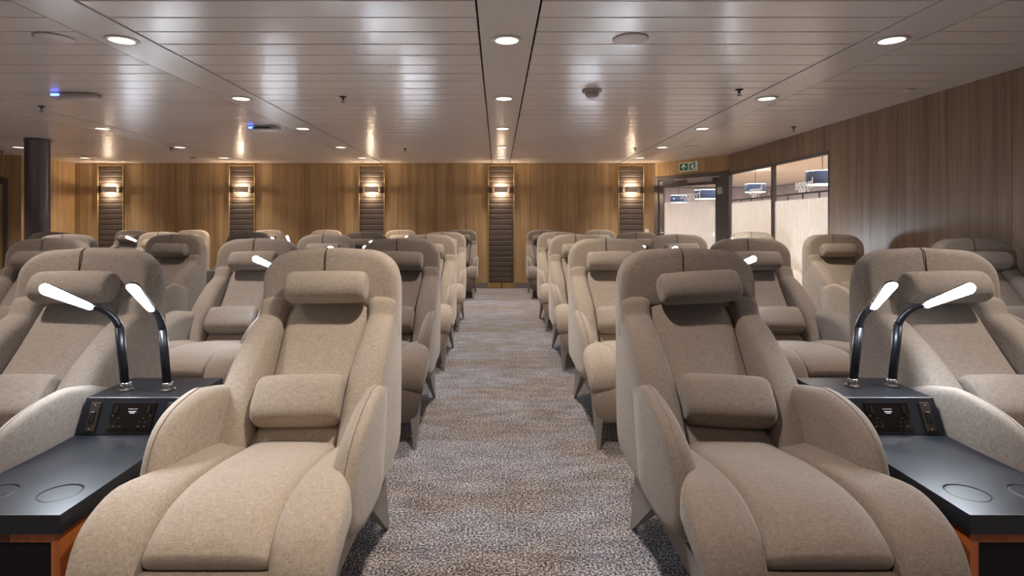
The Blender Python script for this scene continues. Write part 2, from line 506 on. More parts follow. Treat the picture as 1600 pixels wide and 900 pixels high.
struct('floor', MB().box(XLL, XR + .15, YB, DB + .1, -0.05, 0), M['carpet'])

# ceiling: enamelled planks running across the room with open grooves, interrupted by the light strips
STRIPS = [-7.11, -4.72, -2.33, 0.055, 2.44]
SH = 0.162
rnd = random.Random(4)
cm = MB()
edges = []
x = XLL
for sx in STRIPS:
    edges.append((x, sx - SH - 0.012)); x = sx + SH + 0.012
edges.append((x, XR + 0.1))
k0 = int((YB - 3.159) / 0.2354) - 1
for (xa, xb) in edges:
    k = k0
    while True:
        ya = 3.159 + 0.2354 * k; yb = ya + 0.2354
        k += 1
        if ya > DB: break
        ya += 0.005; yb = min(yb - 0.005, DB + 0.02)
        if yb - ya < .02: continue
        t = rnd.uniform(-0.0007, 0.0007)
        # gently dished pan: four facets with turned-up edges
        prof = [(ya, CEIL + .02), (ya, CEIL + .002), (ya + .004, CEIL + t), (ya * .5 + yb * .5, CEIL - .0003), (yb - .004, CEIL - t), (yb, CEIL + .002), (yb, CEIL + .02)]
        nx = 2
        r0_ = [(xa, y, z) for y, z in prof]; r1_ = [(xb, y, z) for y, z in prof]
        cm.add(r0_ + r1_, [(i, i + 1, i + 8, i + 7) for i in range(6)], False)
struct('ceiling', cm, M['ceil'])
struct('trim_1', MB().box(XLL, XR + .15, YB, DB + .1, CEIL + .02, CEIL + .05), M['gap'])
for i, sx in enumerate(STRIPS):
    s_ = MB().box(sx - SH, sx + SH, YB, DB, CEIL - .004, CEIL + .02)
    struct('trim_%d' % (i + 2), s_, M['strip'], bevel=.002)

# back wall
b = MB().box(XL, 2.97, DB, DB + .1, 0, CEIL + .05)
struct('wall_back', b, M['wallwood'])
struct('baseboard_back', MB().box(XL, 2.93, DB - .012, DB, 0, .1), M['base'])
# left walls
struct('wall_left', MB().box(XL - .1, XL, 9.601, DB + .1, 0, CEIL + .05), M['wallwoodL'])
struct('wall_left_return', MB().box(-8.17, XL - .0, 9.5, 9.6, 0, CEIL + .05).box(-9.6, -8.17, 9.5, 9.6, 1.97, CEIL + .05).box(XLL, -9.6, 9.5, 9.6, 0, CEIL + .05), M['wallwood'])
struct('wall_far_left', MB().box(XLL - .1, XLL, YB, 9.6, 0, CEIL + .05), M['wallwoodL'])
struct('wall_behind', MB().box(XLL, XR + .1, YB - .1, YB, 0, CEIL + .05), M['wallwood'])
# right wall: solid part, lintel over the windows
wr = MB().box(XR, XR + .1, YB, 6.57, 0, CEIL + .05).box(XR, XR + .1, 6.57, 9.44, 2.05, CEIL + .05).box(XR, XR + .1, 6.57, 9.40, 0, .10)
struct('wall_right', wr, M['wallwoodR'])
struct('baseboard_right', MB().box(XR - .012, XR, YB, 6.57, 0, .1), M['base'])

# angled door wall
P1 = Vector((2.95, DB, 0)); P2 = Vector((XR, 9.42, 0))
u = (P2 - P1); LW = u.length; u.normalize(); nrm = Vector((u.y, -u.x, 0))   # nrm points into the room
if nrm.y > 0: nrm = -nrm
DW = Matrix(((u.x, -nrm.x, 0, P1.x), (u.y, -nrm.y, 0, P1.y), (0, 0, 1, 0), (0, 0, 0, 1)))   # local x along wall, local y away from the room
def dw(o): o.matrix_world = DW; return o
o = struct('wall_entrance', MB().box(-.02, LW + .02, 0, .09, 2.09, CEIL + .05), M['wallwood']); dw(o)

d1 = empty('door_1'); d1['kind'] = 'structure'; dw(d1)
MB().box(0, .09, -.02, .09, 0, 2.085).box(1.38, LW + .01, -.02, .09, 0, 2.085).box(.09, 1.38, -.02, .09, 2.01, 2.085).build('door_frame', M['frame'], d1, .006)
leaf = MB().box(.10, .20, 0, .05, .01, 2.0).box(1.29, 1.375, 0, .05, .01, 2.0).box(.20, 1.29, 0, .05, 1.88, 2.0).box(.20, 1.29, 0, .05, .01, .2).build('door_leaf', M['frame'], d1, .005)
MB().box(.20, 1.29, .018, .028, .2, 1.88).build('glass_pane', glass_film('door_glass', 'X', 1.58), d1)
MB().box(.78, 1.27, -.075, -.01, 1.93, 1.99).box(.45, 1.25, -.035, -.02, 2.0, 2.015).build('door_closer', M['silver'], d1, .006)
hm = MB().tube([(.15, 0, 1.04), (.15, -.06, 1.04), (.17, -.065, 1.04), (.28, -.065, 1.04)], .011).box(.13, .17, -.008, 0, .96, 1.12)
hm.build('door_handle', M['steel'], d1)
MB().cyl((1.385, -.03, 1.70), .013, .13).cyl((1.385, -.03, .3), .013, .13).box(1.34, 1.44, -.024, -.018, 1.71, 1.82).build('hinge', M['steel'], d1)

def letters(parent, M4, size, name='shop_name_letters', text='hygge'):
    c = bpy.data.curves.new(name, 'FONT'); c.body = text; c.size = size; c.extrude = 0.0015; c.offset = 0.002
    c.align_x = 'CENTER'; c.materials.append(M['letter'])
    o = bpy.data.objects.new(name, c); COL.objects.link(o)
    o.parent = parent
    o.matrix_local = M4
    o['label'] = 'white cut letters reading hygge, seen from behind'
    return o
# letters face the lobby, so the lounge sees them reversed (local x of text runs against local x of the wall)
RX = Matrix.Rotation(PI / 2, 4, 'X'); RZ = Matrix.Rotation(PI, 4, 'Z')
letters(d1, Matrix.Translation((.76, .034, 1.66)) @ RZ @ RX, .19)

def window(n, y0, y1, texty):
    w = empty('window_%d' % n, (XR, 0, 0)); w['kind'] = 'structure'
    fw = .018
    MB().box(-.006, .055, y0, y0 + fw, .1, 2.05).box(-.006, .055, y1 - fw, y1, .1, 2.05).box(-.006, .055, y0 + fw, y1 - fw, 2.015, 2.05).box(-.006, .055, y0 + fw, y1 - fw, .1, .14).build('window_frame', M['frame'], w, .003)
    MB().box(.03, .04, y0 + fw, y1 - fw, .14, 2.015).build('glass_pane', glass_film('window_glass_%d' % n, 'Y', 1.53 if n == 1 else 1.5, 0.05), w)
    if texty:
        RZ2 = Matrix.Rotation(PI / 2, 4, 'Z')
        letters(w, Matrix.Translation((.046, texty, 1.65)) @ RZ2 @ RX, .19)
    return w
window(1, 7.94, 9.42, 8.55)
window(2, 6.57, 7.94, 7.20)

# lobby beyond the glass
lob = MB().box(2.9, 9.1, 18.9, 19, 0, 2.4).box(9.0, 9.1, 5.4, 19, 0, 2.4).box(2.8, 2.9, DB + .2, 19, 0, 2.4).box(XR + .12, 9.0, 5.3, 5.4, 0, 2.4)
struct('wall_lobby', lob, M['lobbywall'])
struct('ceiling_lobby', MB().add([(XR + .11, 5.3, 2.44), (9.1, 5.3, 2.44), (9.1, 19, 2.44), (2.8, 19, 2.44), (2.8, DB + .2, 2.44), (XR + .11, 9.5, 2.44)], [(0, 1, 2, 3, 4, 5)], False), M['lobbyceil'])
struct('floor_lobby', MB().add([(XR + .11, 5.3, -.01), (9.1, 5.3, -.01), (9.1, 19, -.01), (2.8, 19, -.01), (2.8, DB + .2, -.01), (XR + .11, 9.5, -.01)], [(0, 1, 2, 3, 4, 5)], False), M['tan'])

def area(name, loc, sx, sy, w, col, rot=(0, 0, 0)):
    l = bpy.data.lights.new(name, 'AREA'); l.shape = 'RECTANGLE'; l.size = sx; l.size_y = sy; l.energy = w; l.color = col
    o = bpy.data.objects.new(name, l); o.location = loc; o.rotation_euler = rot; COL.objects.link(o); return o
area('lobby_ceiling_light', (6.0, 9.0, 2.40), 2.6, 5.0, LOBBY_W * .55, (1, .93, .84))
area('lobby_ceiling_light', (6.2, 14.8, 2.40), 3.5, 5.5, LOBBY_W * .6, (.95, .93, 1.0))

# round column
cx, cyy = -6.24, 7.72
o = MB().lathe((cx, cyy, 0), [(.155, 0), (.155, .08), (.142, .085), (.142, CEIL - .03), (.150, CEIL - .025), (.150, CEIL - .004)], 40).build('column', M['column'])
for p in o.data.polygons: p.use_smooth = abs(p.normal.z) < .5
o['kind'] = 'structure'

# door opening at the far left
d2 = empty('door_2', (0, 9.5, 0)); d2['kind'] = 'structure'
MB().box(-8.235, -8.17, -.03, .1, 0, 1.97).box(-9.6, -8.235, -.03, .1, 1.87, 1.97).box(-9.6, -9.5, -.03, .1, 0, 1.87).build('door_frame', M['frame'], d2, .005)
MB().box(-9.5, -8.235, .02, .06, .01, 1.87).build('door_leaf', M['tan'], d2)
MB().box(-8.42, -8.36, -.03, .02, .95, 1.05).build('door_handle', M['steel'], d2, .005)

# ------------------------------------------------------------------ padded wall panels with sconces
PX = [(-8 + 0.0)] 
PXS = [(173.5 - 778) / 83.2, (378.5 - 778) / 83.2, (581 - 778) / 83.2, (783 - 778) / 83.2, (986 - 778) / 83.2]
seg_h = 0.0975
def padded_panel():
    r = empty('padded_wall_panel', (0, DB, 0))
    fr = MB()
    hw = .228; t = .022
    fr.box(-hw - t, -hw, -.03, 0, .1, 2.31).box(hw, hw + t, -.03, 0, .1, 2.31).box(-hw, hw, -.03, 0, 2.285, 2.31).box(-hw - t, hw + t, -.032, 0, 0.0, .1)
    fr.build('panel_frame', M['goldtrim'], r, .002)
    MB().box(-hw, hw, -.006, 0, .1, 2.285).build('backing_board', M['leatherback'], r)
    n = 22; h = (2.285 - .1) / n
    for i in range(n):
        z0 = .1 + i * h
        mb = MB(); rs = []
        K = 10
        for k in range(K + 1):
            a = k / K; z = z0 + .002 + (h - .004) * a; d = .010 + .006 * (1 - abs(2 * a - 1) ** 10) ** .5
            rs.append((z, d))
        ring = lambda x, s_: [(x, -d * s_ - .002, z) for z, d in rs] + [(x, -.001, z0 + h - .002), (x, -.001, z0 + .002)]
        mb.rings([ring(-hw + .001, .5), ring(-hw + .006, .8), ring(-hw + .015, 1), ring(hw - .015, 1), ring(hw - .006, .8), ring(hw - .001, .5)])
        mb.build('leather_pad', M['leather'], r)
    return r

def wall_sconce():
    r = empty('wall_sconce', (0, DB - .034, 1.85))
    # curved open band
    hw, dep, hh = .128, .10, .052
    n = 22
    mb = MB(); rs = []
    def arc(off, z):
        out = []
        for i in range(n + 1):
            a = PI * i / n
            e = .55
            out.append((-(hw - off) * math.copysign(abs(math.cos(a)) ** e, math.cos(a)), -(dep - off) * math.sin(a) ** e, z))
        return out
    for ringz in (arc(0, -hh), arc(0, hh), arc(.006, hh), arc(.006, -hh), arc(0, -hh)): rs.append(ringz)
    mb.rings(rs, False, False, closed=False)
    mb.build('lamp_shade', M['sconce'], r)
    MB().box(-.05, .05, -.012, 0, -.04, .04).box(-.012, .012, -.05, -.012, -.008, .008).build('mounting_plate', M['sconce'], r, .002)
    MB().lathe((0, -.05, 0), [(.001, -.03), (.014, -.026), (.018, 0), (.014, .026), (.001, .03)], 16).build('bulb', M['bulb'], r)
    return r

ORD = ['leftmost', 'second from the left', 'middle', 'second from the right', 'rightmost']
pp = padded_panel(); sc = wall_sconce()
for i, px in enumerate(PXS):
    p = pp if i == 0 else copy_tree(pp)
    p.location = (px, DB, 0)
    where = ['near the round column', 'left of the centre behind the lounge chairs', 'left of the aisle', 'at the end of the carpeted aisle', 'beside the glazed door'][i]
    tag(p, 'tall brown channelled leather wall panel %s' % where, 'wall panel', 'padded panels on the back wall')
    s2 = sc if i == 0 else copy_tree(sc)
    s2.location = (px, DB - .034, 1.85)
    tag(s2, '%s curved grey metal up and down wall sconce on the back wall' % ORD[i], 'wall lamp', 'sconces on the back wall')
    for dz in (.035, -.035):
        l = bpy.data.lights.new('sconce_light', 'POINT'); l.energy = SCONCE_W; l.color = SCONCE_COL; l.shadow_soft_size = .02
        lo = bpy.data.objects.new('sconce_light', l); lo.location = (px, DB - .034 - .052, 1.85 + dz); COL.objects.link(lo)

# light switch
o = MB().box(-.045, .045, -.012, 0, -.05, .05).build('wall_switch', M['white'], None, .004)
o.location = ((1010 - 778) / 83.2, DB, 1.205 - 12 / 83.2)
tag(o, 'small white switch plate on the wood wall left of the glazed door', 'switch')

# exit sign
es = empty('exit_sign'); es.matrix_world = DW @ Matrix.Translation((.56, 0, 2.15))
MB().box(0, .38, -.012, -.001, -.005, .145).build('sign_plate', M['signwhite'], es, .002)
g = MB().box(.012, .185, -.014, -.011, .007, .133).box(.195, .368, -.014, -.011, .007, .133).build('green_field', M['signgreen'], es)
def flat(mb, pts, y=-.0165):
    n = len(pts)
    mb.add([(x, y, z) for x, z in pts] + [(x, y + .004, z) for x, z in pts], [tuple(range(n)), tuple(range(2 * n - 1, n - 1, -1))] + [(i, (i + 1) % n, (i + 1) % n + n, i + n) for i in range(n)], False)
am = MB()
flat(am, [(.098, .122), (.148, .072), (.148, .05), (.106, .09), (.106, .018), (.09, .018), (.09, .09), (.048, .05), (.048, .072)])
am.build('arrow_mark', M['signwhite'], es)
pm = MB()
flat(pm, [(.205, .125), (.275, .125), (.275, .115), (.215, .115), (.215, .015), (.205, .015)])
flat(pm, [(.30, .018), (.36, .018), (.36, .125), (.345, .125), (.345, .03), (.30, .03)])
flat(pm, [(.262, .09), (.30, .095), (.325, .07), (.318, .064), (.298, .08), (.292, .06), (.318, .04), (.308, .016), (.296, .018), (.302, .036), (.28, .05), (.262, .022), (.245, .022), (.268, .062), (.274, .08), (.256, .078), (.243, .06), (.236, .066)])
pm.cyl((.305, -.0165, .108), .010, .004, 'y', 14)
pm.build('running_person_mark', M['signwhite'], es)
tag(es, 'green exit sign with an arrow and a running figure above the glazed door', 'sign')
o = MB().box(-.01, 0.0, -.11, .11, -.05, .05).build('exit_sign', M['greensmall'], None, .002)
o.location = (XL + .012, 9.72, 2.24)
o.location.x = XL + .011
tag(o, 'small green glowing exit sign beside the round column', 'sign')

# ------------------------------------------------------------------ ceiling fittings
def downlight():
    r = empty('ceiling_downlight', (0, 0, CEIL - .004))
    MB().lathe((0, 0, 0), [(.072, .0), (.074, -.006), (.094, -.005), (.096, 0)], 32).build('trim_ring', M['rim'], r)
    MB().lathe((0, 0, 0), [(.072, -.0062), (.05, -.0085), (.02, -.0095), (.001, -.0098)], 32).build('lens', M['lens'], r)
    return r
dl = downlight()
STRIPN = ['far left', 'left outer', 'left', 'centre', 'right']
DLY = [0.25, 1.89, 3.53, 5.17, 6.80, 8.45, 9.80]
DN = ['', '', 'nearest', 'second', 'third', 'fourth', 'farthest']
first = True
for si, sx in enumerate(STRIPS):
    for di, y in enumerate(DLY):
        l = bpy.data.lights.new('downlight_beam', 'SPOT'); l.energy = SPOT_W; l.color = SPOT_COL
        l.spot_size = R(108); l.spot_blend = .75; l.shadow_soft_size = .06
        lo = bpy.data.objects.new('downlight_beam', l); lo.location = (sx, y, CEIL - .03); COL.objects.link(lo)
        xp = 778 + sx * F / y if y > 0 else 99999
        yp = 350 - 1.145 * F / y
        if not (-20 < xp < 1620 and yp > -10): continue
        d = dl if first else copy_tree(dl); first = False
        d.location = (sx, y, CEIL - .004)
        near = DN[di]
        tag(d, 'round recessed downlight, the %s one in view along the %s ceiling strip' % (near, STRIPN[si]), 'downlight', 'downlights in the ceiling strips')

def at_ceiling(px, py):
    D = 1.145 * F / (350 - py)
    return ((px - 778) * D / F, D)

def sprinkler():
    r = empty('fire_sprinkler')
    MB().lathe((0, 0, 0), [(.001, 0), (.032, 0), (.034, -.004), (.012, -.010), (.009, -.03), (.004, -.034), (.001, -.034)], 18).build('escutcheon', M['bronze'], r)
    MB().box(-.011, -.008, -.002, .002, -.05, -.025).box(.008, .011, -.002, .002, -.05, -.025).lathe((0, 0, -.05), [(.001, 0), (.02, 0), (.02, -.003), (.001, -.003)], 14).build('deflector', M['bronze'], r)
    return r
sp = sprinkler()
SPK = [((536, 151), 'left of the centre strip, nearest one'), ((633, 232), 'left of the centre strip, close to the back wall'), ((1155, 140), 'beside the right ceiling strip'),
       ((992, 231), 'right of the centre strip, close to the back wall'), ((65, 166), 'near the left edge, in front of the column'), ((267, 230), 'far left near the fourth row'), ((1240, 198), 'over the far right window'), ((3, 236), 'at the far left edge near the return wall')]
for i, ((px, py), w) in enumerate(SPK):
    q = sp if i == 0 else copy_tree(sp)
    X, D = at_ceiling(px, py); q.location = (X, D, CEIL - .0005)
    tag(q, 'small bronze sprinkler %s' % w, 'sprinkler', 'ceiling sprinklers')

for (px, py), r_, w in [((985, 60), .11, 'right of the centre strip'), ((85, 59), .11, 'in the upper left'), ((1083, 229), .13, 'near the entrance door')]:
    X, D = at_ceiling(px, py)
    ro = empty('ceiling_speaker', (X, D, CEIL))
    MB().lathe((0, 0, 0), [(r_ * .9, 0), (r_, 0), (r_, -.005), (r_ * .9, -.009)], 36).build('speaker_rim', M['ceilplate'], ro)
    MB().lathe((0, 0, 0), [(r_ * .9, -.004), (.001, -.008)], 36).build('speaker_grille', M['ceilplate'], ro)
    tag(ro, 'flush round ceiling speaker cover %s' % w, 'speaker')
for (px, py), w, s_, mt in [((925, 141), 'bulbous pinkish smoke detector right of the centre strip', 1.0, 'ceilplate'), ((303, 245), 'small grey smoke detector near the back wall on the left', .8, 'ceilplate'), ((857, 244), 'small smoke detector near the back wall right of the centre strip', .6, 'ceilplate')]:
    X, D = at_ceiling(px, py)
    ro = empty('smoke_detector', (X, D, CEIL))
    MB().lathe((0, 0, 0), [(.001, 0), (.085 * s_, 0), (.085 * s_, -.014 * s_), (.06 * s_, -.018 * s_), (.001, -.018 * s_)], 30).build('detector_base', M[mt], ro)
    MB().lathe((0, 0, 0), [(.06 * s_, -.017 * s_), (.058 * s_, -.045 * s_), (.045 * s_, -.062 * s_), (.001, -.066 * s_)], 30).build('detector_dome', M[mt], ro)
    tag(ro, w, 'smoke detector')
X, D = at_ceiling(1420, 140)
o = MB().lathe((0, 0, 0), [(.001, 0), (.045, 0), (.045, -.006), (.03, -.012), (.001, -.014)], 24).build('ceiling_button', M['rim']); o.location = (X, D, CEIL)
tag(o, 'tiny round metal fitting on the ceiling by the right wall', 'ceiling fitting')

for (px, py), sx_, w, n in [((120, 147), .17, 'flat white wireless box with blue lights on the upper left ceiling', 0), ((413, 198), .16, 'pale boxy wireless unit with blue lights by the left ceiling strip', 1)]:
    X, D = at_ceiling(px, py)
    r = empty('wireless_box', (X, D, CEIL))
    out = smooth_poly([(-sx_, -.07), (0, -.085), (sx_, -.07), (sx_ + .01, 0), (sx_, .07), (0, .085), (-sx_, .07), (-sx_ - .01, 0)], 40)
    rs = [[(x * s_, y * s_, z) for x, y in out] for s_, z in ((1, -.002), (1, -.03), (.96, -.042), (.85, -.048))]
    MB().rings(rs).build('housing', M['whitebox'] if n else M['ceilplate'], r)
    MB().box(-sx_ * .95, -sx_ * .55, -.092, -.076, -.034, -.014).build('blue_indicator', M['blueled'], r)
    if n: MB().box(-.10, .10, -.095, -.08, -.035, -.018).build('grille', M['bronze'], r)
    tag(r, w, 'wireless box')

# ------------------------------------------------------------------ lobby contents
def pendant(px, D, py, dia, h):
    X = (px - 778) * D / F; z = CAMZ + (350 - py) * D / F
    r = empty('pendant_lamp', (X, D, z))
    rr = dia / 2
    rs = [[(q * math.cos(2 * PI * i / 40), q * math.sin(2 * PI * i / 40), zz) for i in range(40)] for q, zz in ((rr, -h / 2), (rr, h / 2), (rr - .008, h / 2), (rr - .008, -h / 2), (rr, -h / 2))]
    MB().rings(rs, False, False).build('lamp_shade', M['blue'], r)
    MB().cyl((0, 0, -h / 2 - .012), rr * .97, .03, 'z', 40).build('lower_diffuser', M['glow'], r)
    MB().cyl((0, 0, h / 2 - .02), rr * .97, .03, 'z', 40).build('upper_diffuser', M['glow'], r)
    MB().cyl((0, 0, h / 2), .006, 2.44 - z - h / 2, 'z', 8).build('cord', M['black'], r)
    return r
for a, w in [((1061, 17.0, 311, .50, .2), 'seen through the left of the glazed door'), ((1103, 13.8, 304, .55, .2), 'seen through the right of the glazed door'),
             ((1180, 13.0, 294, .44, .17), 'seen through the left window'), ((1285, 9.0, 278, .48, .2), 'seen through the right window')]:
    tag(pendant(*a), 'blue drum pendant lamp with glowing rims %s' % w, 'pendant lamp', 'blue pendants in the lobby')

r = empty('folding_partition', (5.2, 8.0, 0))
for i in range(12):
    MB().box(0, .04, i * .5 + .004, i * .5 + .496, .01, 1.62).build('partition_panel', M['white'], r, .003)
MB().box(.005, .035, 0, 6, 1.715, 1.745).build('top_rail', M['black'], r)
for i in range(12):
    MB().box(.012, .028, i * .5 + .24, i * .5 + .26, 1.62, 1.715).build('hanger', M['black'], r)
tag(r, 'white folding partition hung from a dark rail beyond the windows', 'partition')

# ------------------------------------------------------------------ the lounge chair
XH = .275     # half width at head
def make_chair():
    r = empty('lounge_chair')
    fab = M['beige']
    def P(mb, name, mat=fab): 
        return mb.build(name, mat, r)
    # outer shell seen from the side
    prof = [(.505, .96), (.51, .75), (.505, .45), (.46, .27), (.25, .245), (0, .25), (-.25, .27), (-.36, .31), (-.34, .37), (-.10, .40), (.05, .50), (.17, .62), (.295, .74), (.405, .88), (.47, .97)]
    shell = plate(smooth_poly(prof, 60), -XH - .008, XH + .008, .016, flatcap=True)
    for s_ in (-1, 1):
        side = plate(smooth_poly([(.345, .78), (.375, .86), (.415, .95), (.46, .99), (.50, .95), (.50, .80), (.44, .72)], 36), .225, XH + .0090, .010, K=3, flatcap=True)
        shell.add([(s_ * x, y, z) for x, y, z in side.v], side.f)
    P(shell, 'back_shell')
    # head section, wraps gently forward at the sides
    pts = []
    def arcp(cx_, cz_, r_, a0, a1, n=9, rz_=None):
        for i in range(n):
            a = R(a0 + (a1 - a0) * i / (n - 1)); pts.append((cx_ + r_ * math.cos(a), cz_ + (rz_ or r_) * math.sin(a)))
    H = XH + .006
    arcp(H - .145, 1.098 - .125, .145, 0, 80, 10, .122); pts.append((H - .215, 1.0985)); pts.append((0.03, 1.102)); pts.append((-.03, 1.102)); pts.append((-H + .215, 1.0985))
    arcp(-H + .145, 1.098 - .125, .145, 100, 180, 10, .122)
    pts.append((-H, .93)); arcp(-H + .03, .88, .03, 180, 270, 5); pts.append((-.1, .85)); pts.append((.1, .85)); arcp(H - .03, .88, .03, 270, 360, 5); pts.append((H, .93))
    def wp(p):
        x, y, z = p
        k = abs(x) / XH
        f = max(0, min(1, (.505 - y) / .1))
        y2 = y - .022 * k ** 2.2 * f + (z - .95) * .12 * f
        return (x, y2, z)
    P(plate(pts, .395, .512, .03, .006, warp=wp, axis='y'), 'headrest')
    # rim piping and head seam
    sm = MB().tube([(-.022, .3935 + (z - .95) * .12 - .0065, z) for z in (.93, .98, 1.02, 1.06)] + [(-.022, .408, 1.088), (-.022, .43, 1.1015), (-.022, .49, 1.10)], .0022, 8)
    s_o = sm.build('seam', M['seam'], r)
    # centre back cushion
    P(path_cushion([(-.03, .40, 0, .147, .04), (.06, .50, 0, .147, .04), (.20, .635, 0, .150, .04), (.33, .76, 0, .162, .04), (.43, .865, 0, .170, .04), (.455, .93, 0, .17, .035)], 22, 4.5), 'back_cushion')
    # side bolsters
    for s_ in (-1, 1):
        P(path_cushion([(-.07, .34, s_ * .218, .060, .075), (.010, .465, s_ * .220, .068, .092), (.125, .590, s_ * .223, .068, .104), (.268, .698, s_ * .2265, .062, .102), (.382, .772, s_ * .2255, .0590, .090), (.422, .848, s_ * .2235, .0615, .084)], 24, 3.4, .03, .045), 'side_bolster')
    # head pillow & lumbar pillow with origins at their centres
    hp = roll(.325, .064, .056, 2.2, R(60)).build('head_pillow', fab, r); hp.location = (0, .338, .946)
    lp = roll(.305, .086, .058, 2.9, R(48)).build('lumbar_pillow', fab, r); lp.location = (0, .025, .578)
    # seat: centre cushion and two side cushions flaring in front of the arms
    P(path_cushion([(.02, .40, 0, .156, .05), (-.12, .418, 0, .156, .052), (-.28, .438, 0, .156, .056), (-.42, .444, 0, .156, .058), (-.52, .432, 0, .156, .058), (-.585, .405, 0, .156, .055), (-.612, .385, 0, .156, .05)], 26, 3.3, .03, .02, -.003), 'seat_cushion')
    for s_ in (-1, 1):
        P(path_cushion([(.0, .392, s_ * .198, .048, .05), (-.20, .424, s_ * .198, .052, .055), (-.36, .441, s_ * .202, .056, .059), (-.44, .444, s_ * .220, .075, .060), (-.50, .440, s_ * .234, .087, .060), (-.576, .408, s_ * .235, .087, .060), (-.616, .360, s_ * .234, .080, .055), (-.620, .335, s_ * .232, .077, .05)], 28, 3.4, .03, .022, 0, None, s_, .022), 'seat_side_cushion')
    # front apron under the cushions and foot panel
    P(path_cushion([(-.622, .345, 0, .300, .030), (-.628, .30, 0, .300, .038), (-.618, .23, 0, .285, .04), (-.595, .16, 0, .262, .036)], 14, 3.6, .02, .03, -.012), 'foot_panel')
    P(MB().box(-.235, .235, -.58, .1, .17, .37), 'seat_base')
    # arms
    AO = smooth_poly([(.22, .60), (.08, .625), (-.05, .632), (-.18, .626), (-.29, .598), (-.375, .542), (-.428, .46), (-.435, .375), (-.39, .31), (-.26, .272), (-.05, .26), (.22, .26)], 66)
    for s_ in (-1, 1):
        def wa(p, s_=s_):
            x, y, z = p
            k = max(0, min(1, (.24 - y) / .35)); k = k * k * (3 - 2 * k)
            out = .040 * k + .014 * max(0, min(1, (z - .28) / .3))
            f = max(0, (-.22 - y) / .2); out -= .012 * f * f
            g = max(0, min(1, (.05 - y) / .15)) * max(0, min(1, (z - .40) / .15))
            z += .042 * g * max(0, min(1, (x - .186) / .08))
            return (s_ * (x + out), y, z)
        P(plate(AO, .186, .268, .040, .003, warp=wa), 'armrest')
        # stitched line along the arm
        st = [(y - (y + .1) * .006, z - (z - .45) * .008) for y, z in AO[5:42]]
        MB().tube([wa((.238, y, z)) for y, z in st], .0015, 6).build('stitch_line', M['stitch'], r)
    # legs: tapering metal fins
    for s_ in (-1, 1):
        def fin(top, bot):
            mb = MB()
            vs = []
            for (x0, x1, y0, y1, z) in (bot, top):
                vs += [(s_ * x0, y0, z), (s_ * x1, y0, z), (s_ * x1, y1, z), (s_ * x0, y1, z)]
            mb.add(vs, [(0, 1, 2, 3), (7, 6, 5, 4), (0, 4, 5, 1), (1, 5, 6, 2), (2, 6, 7, 3), (3, 7, 4, 0)], False)
            return mb
        P(fin((.215, .268, -.13, .20, .30), (.258, .272, .245, .275, 0)), 'leg', M['legmetal'])
        P(fin((.215, .268, -.60, -.38, .30), (.255, .270, -.665, -.63, 0)), 'leg', M['legmetal'])
    return r

proto = make_chair()
# material slots on the objects, so that copies may wear another cloth
for ch in proto.children:
    if ch.material_slots and ch.material_slots[0].material == M['beige']:
        ch.material_slots[0].link = 'OBJECT'; ch.material_slots[0].material = M['beige']

ROWY = [2.0, 3.70, 5.32, 7.03, 9.78]
ROWN = ['front row', 'second row', 'third row', 'fourth row', 'last row']
LX = [-.705, -1.74, -3.26, -4.36, -5.56, -6.62]
RXX = [.80, 1.825, 3.42]
LN = ['first chair left of the aisle', 'second chair left of the aisle', 'third chair left of the aisle', 'fourth chair left of the aisle', 'fifth chair left of the aisle', 'sixth chair left of the aisle']
RN = ['first chair right of the aisle', 'second chair right of the aisle', 'chair by the right wall']
FN = {'beige': 'beige', 'cream': 'pale cream', 'taupe': 'grey-brown', 'greige': 'light grey-brown', 'dark': 'dark brown'}
CH = {
 0: {'L': ['beige', 'greige'], 'R': ['taupe', 'greige']},
 1: {'L': ['taupe', 'greige', 'greige'], 'R': ['beige', 'taupe', 'taupe']},
 2: {'L': ['beige', 'greige', 'taupe', 'greige'], 'R': ['beige', 'greige', 'beige']},
 3: {'L': ['beige', 'dark', 'dark', 'beige', 'taupe'], 'R': ['beige', 'taupe', 'cream']},
 4: {'L': ['taupe', 'cream', 'cream', 'cream', 'cream', 'taupe'], 'R': ['taupe', 'greige']},
}
XADJ = {(4, 'L', 0): .05, (4, 'L', 2): .18, (4, 'L', 3): .24, (4, 'L', 4): .08, (4, 'L', 5): .06, (2, 'R', 2): -.03, (3, 'R', 2): -.09, (1, 'R', 2): .03, (3, 'L', 3): -.06, (3, 'L', 4): -.29}
rnd = random.Random(7)
used = False
for row in range(5):
    for side in 'LR':
        for ci, fabn in enumerate(CH[row][side]):
            X = (LX if side == 'L' else RXX)[ci] + XADJ.get((row, side, ci), 0)
            c = copy_tree(proto) if used else proto
            used = True
            c.location = (X, ROWY[row], 0)
            for ch in c.children:
                if ch.material_slots and ch.material_slots[0].link == 'OBJECT':
                    ch.material_slots[0].material = M[fabn]
                nm = ch.name.split('.')[0]
                if nm == 'head_pillow':
                    ch.rotation_euler = (0, R(rnd.uniform(-1.5, 1.5)), R(rnd.uniform(-2, 2)))
                    ch.location.x = rnd.uniform(-.012, .012)
                if nm == 'lumbar_pillow':
                    ch.rotation_euler = (0, R(rnd.uniform(-1.5, 1.5)), R(rnd.uniform(-2, 2)))
                if (row, side, ci) == (0, 'R', 0) and nm == 'head_pillow':
                    ch.rotation_euler = (0, R(-3.2), R(4)); ch.location.x = .025
                if (row, side, ci) == (0, 'R', 0) and nm == 'lumbar_pillow':
                    ch.rotation_euler = (0, R(2.2), R(-3)); ch.location.x = .012
            tag(c, '%s fabric reclining lounge chair, %s in the %s' % (FN[fabn], (LN if side == 'L' else RN)[ci], ROWN[row]), 'lounge chair', 'lounge chairs in rows')

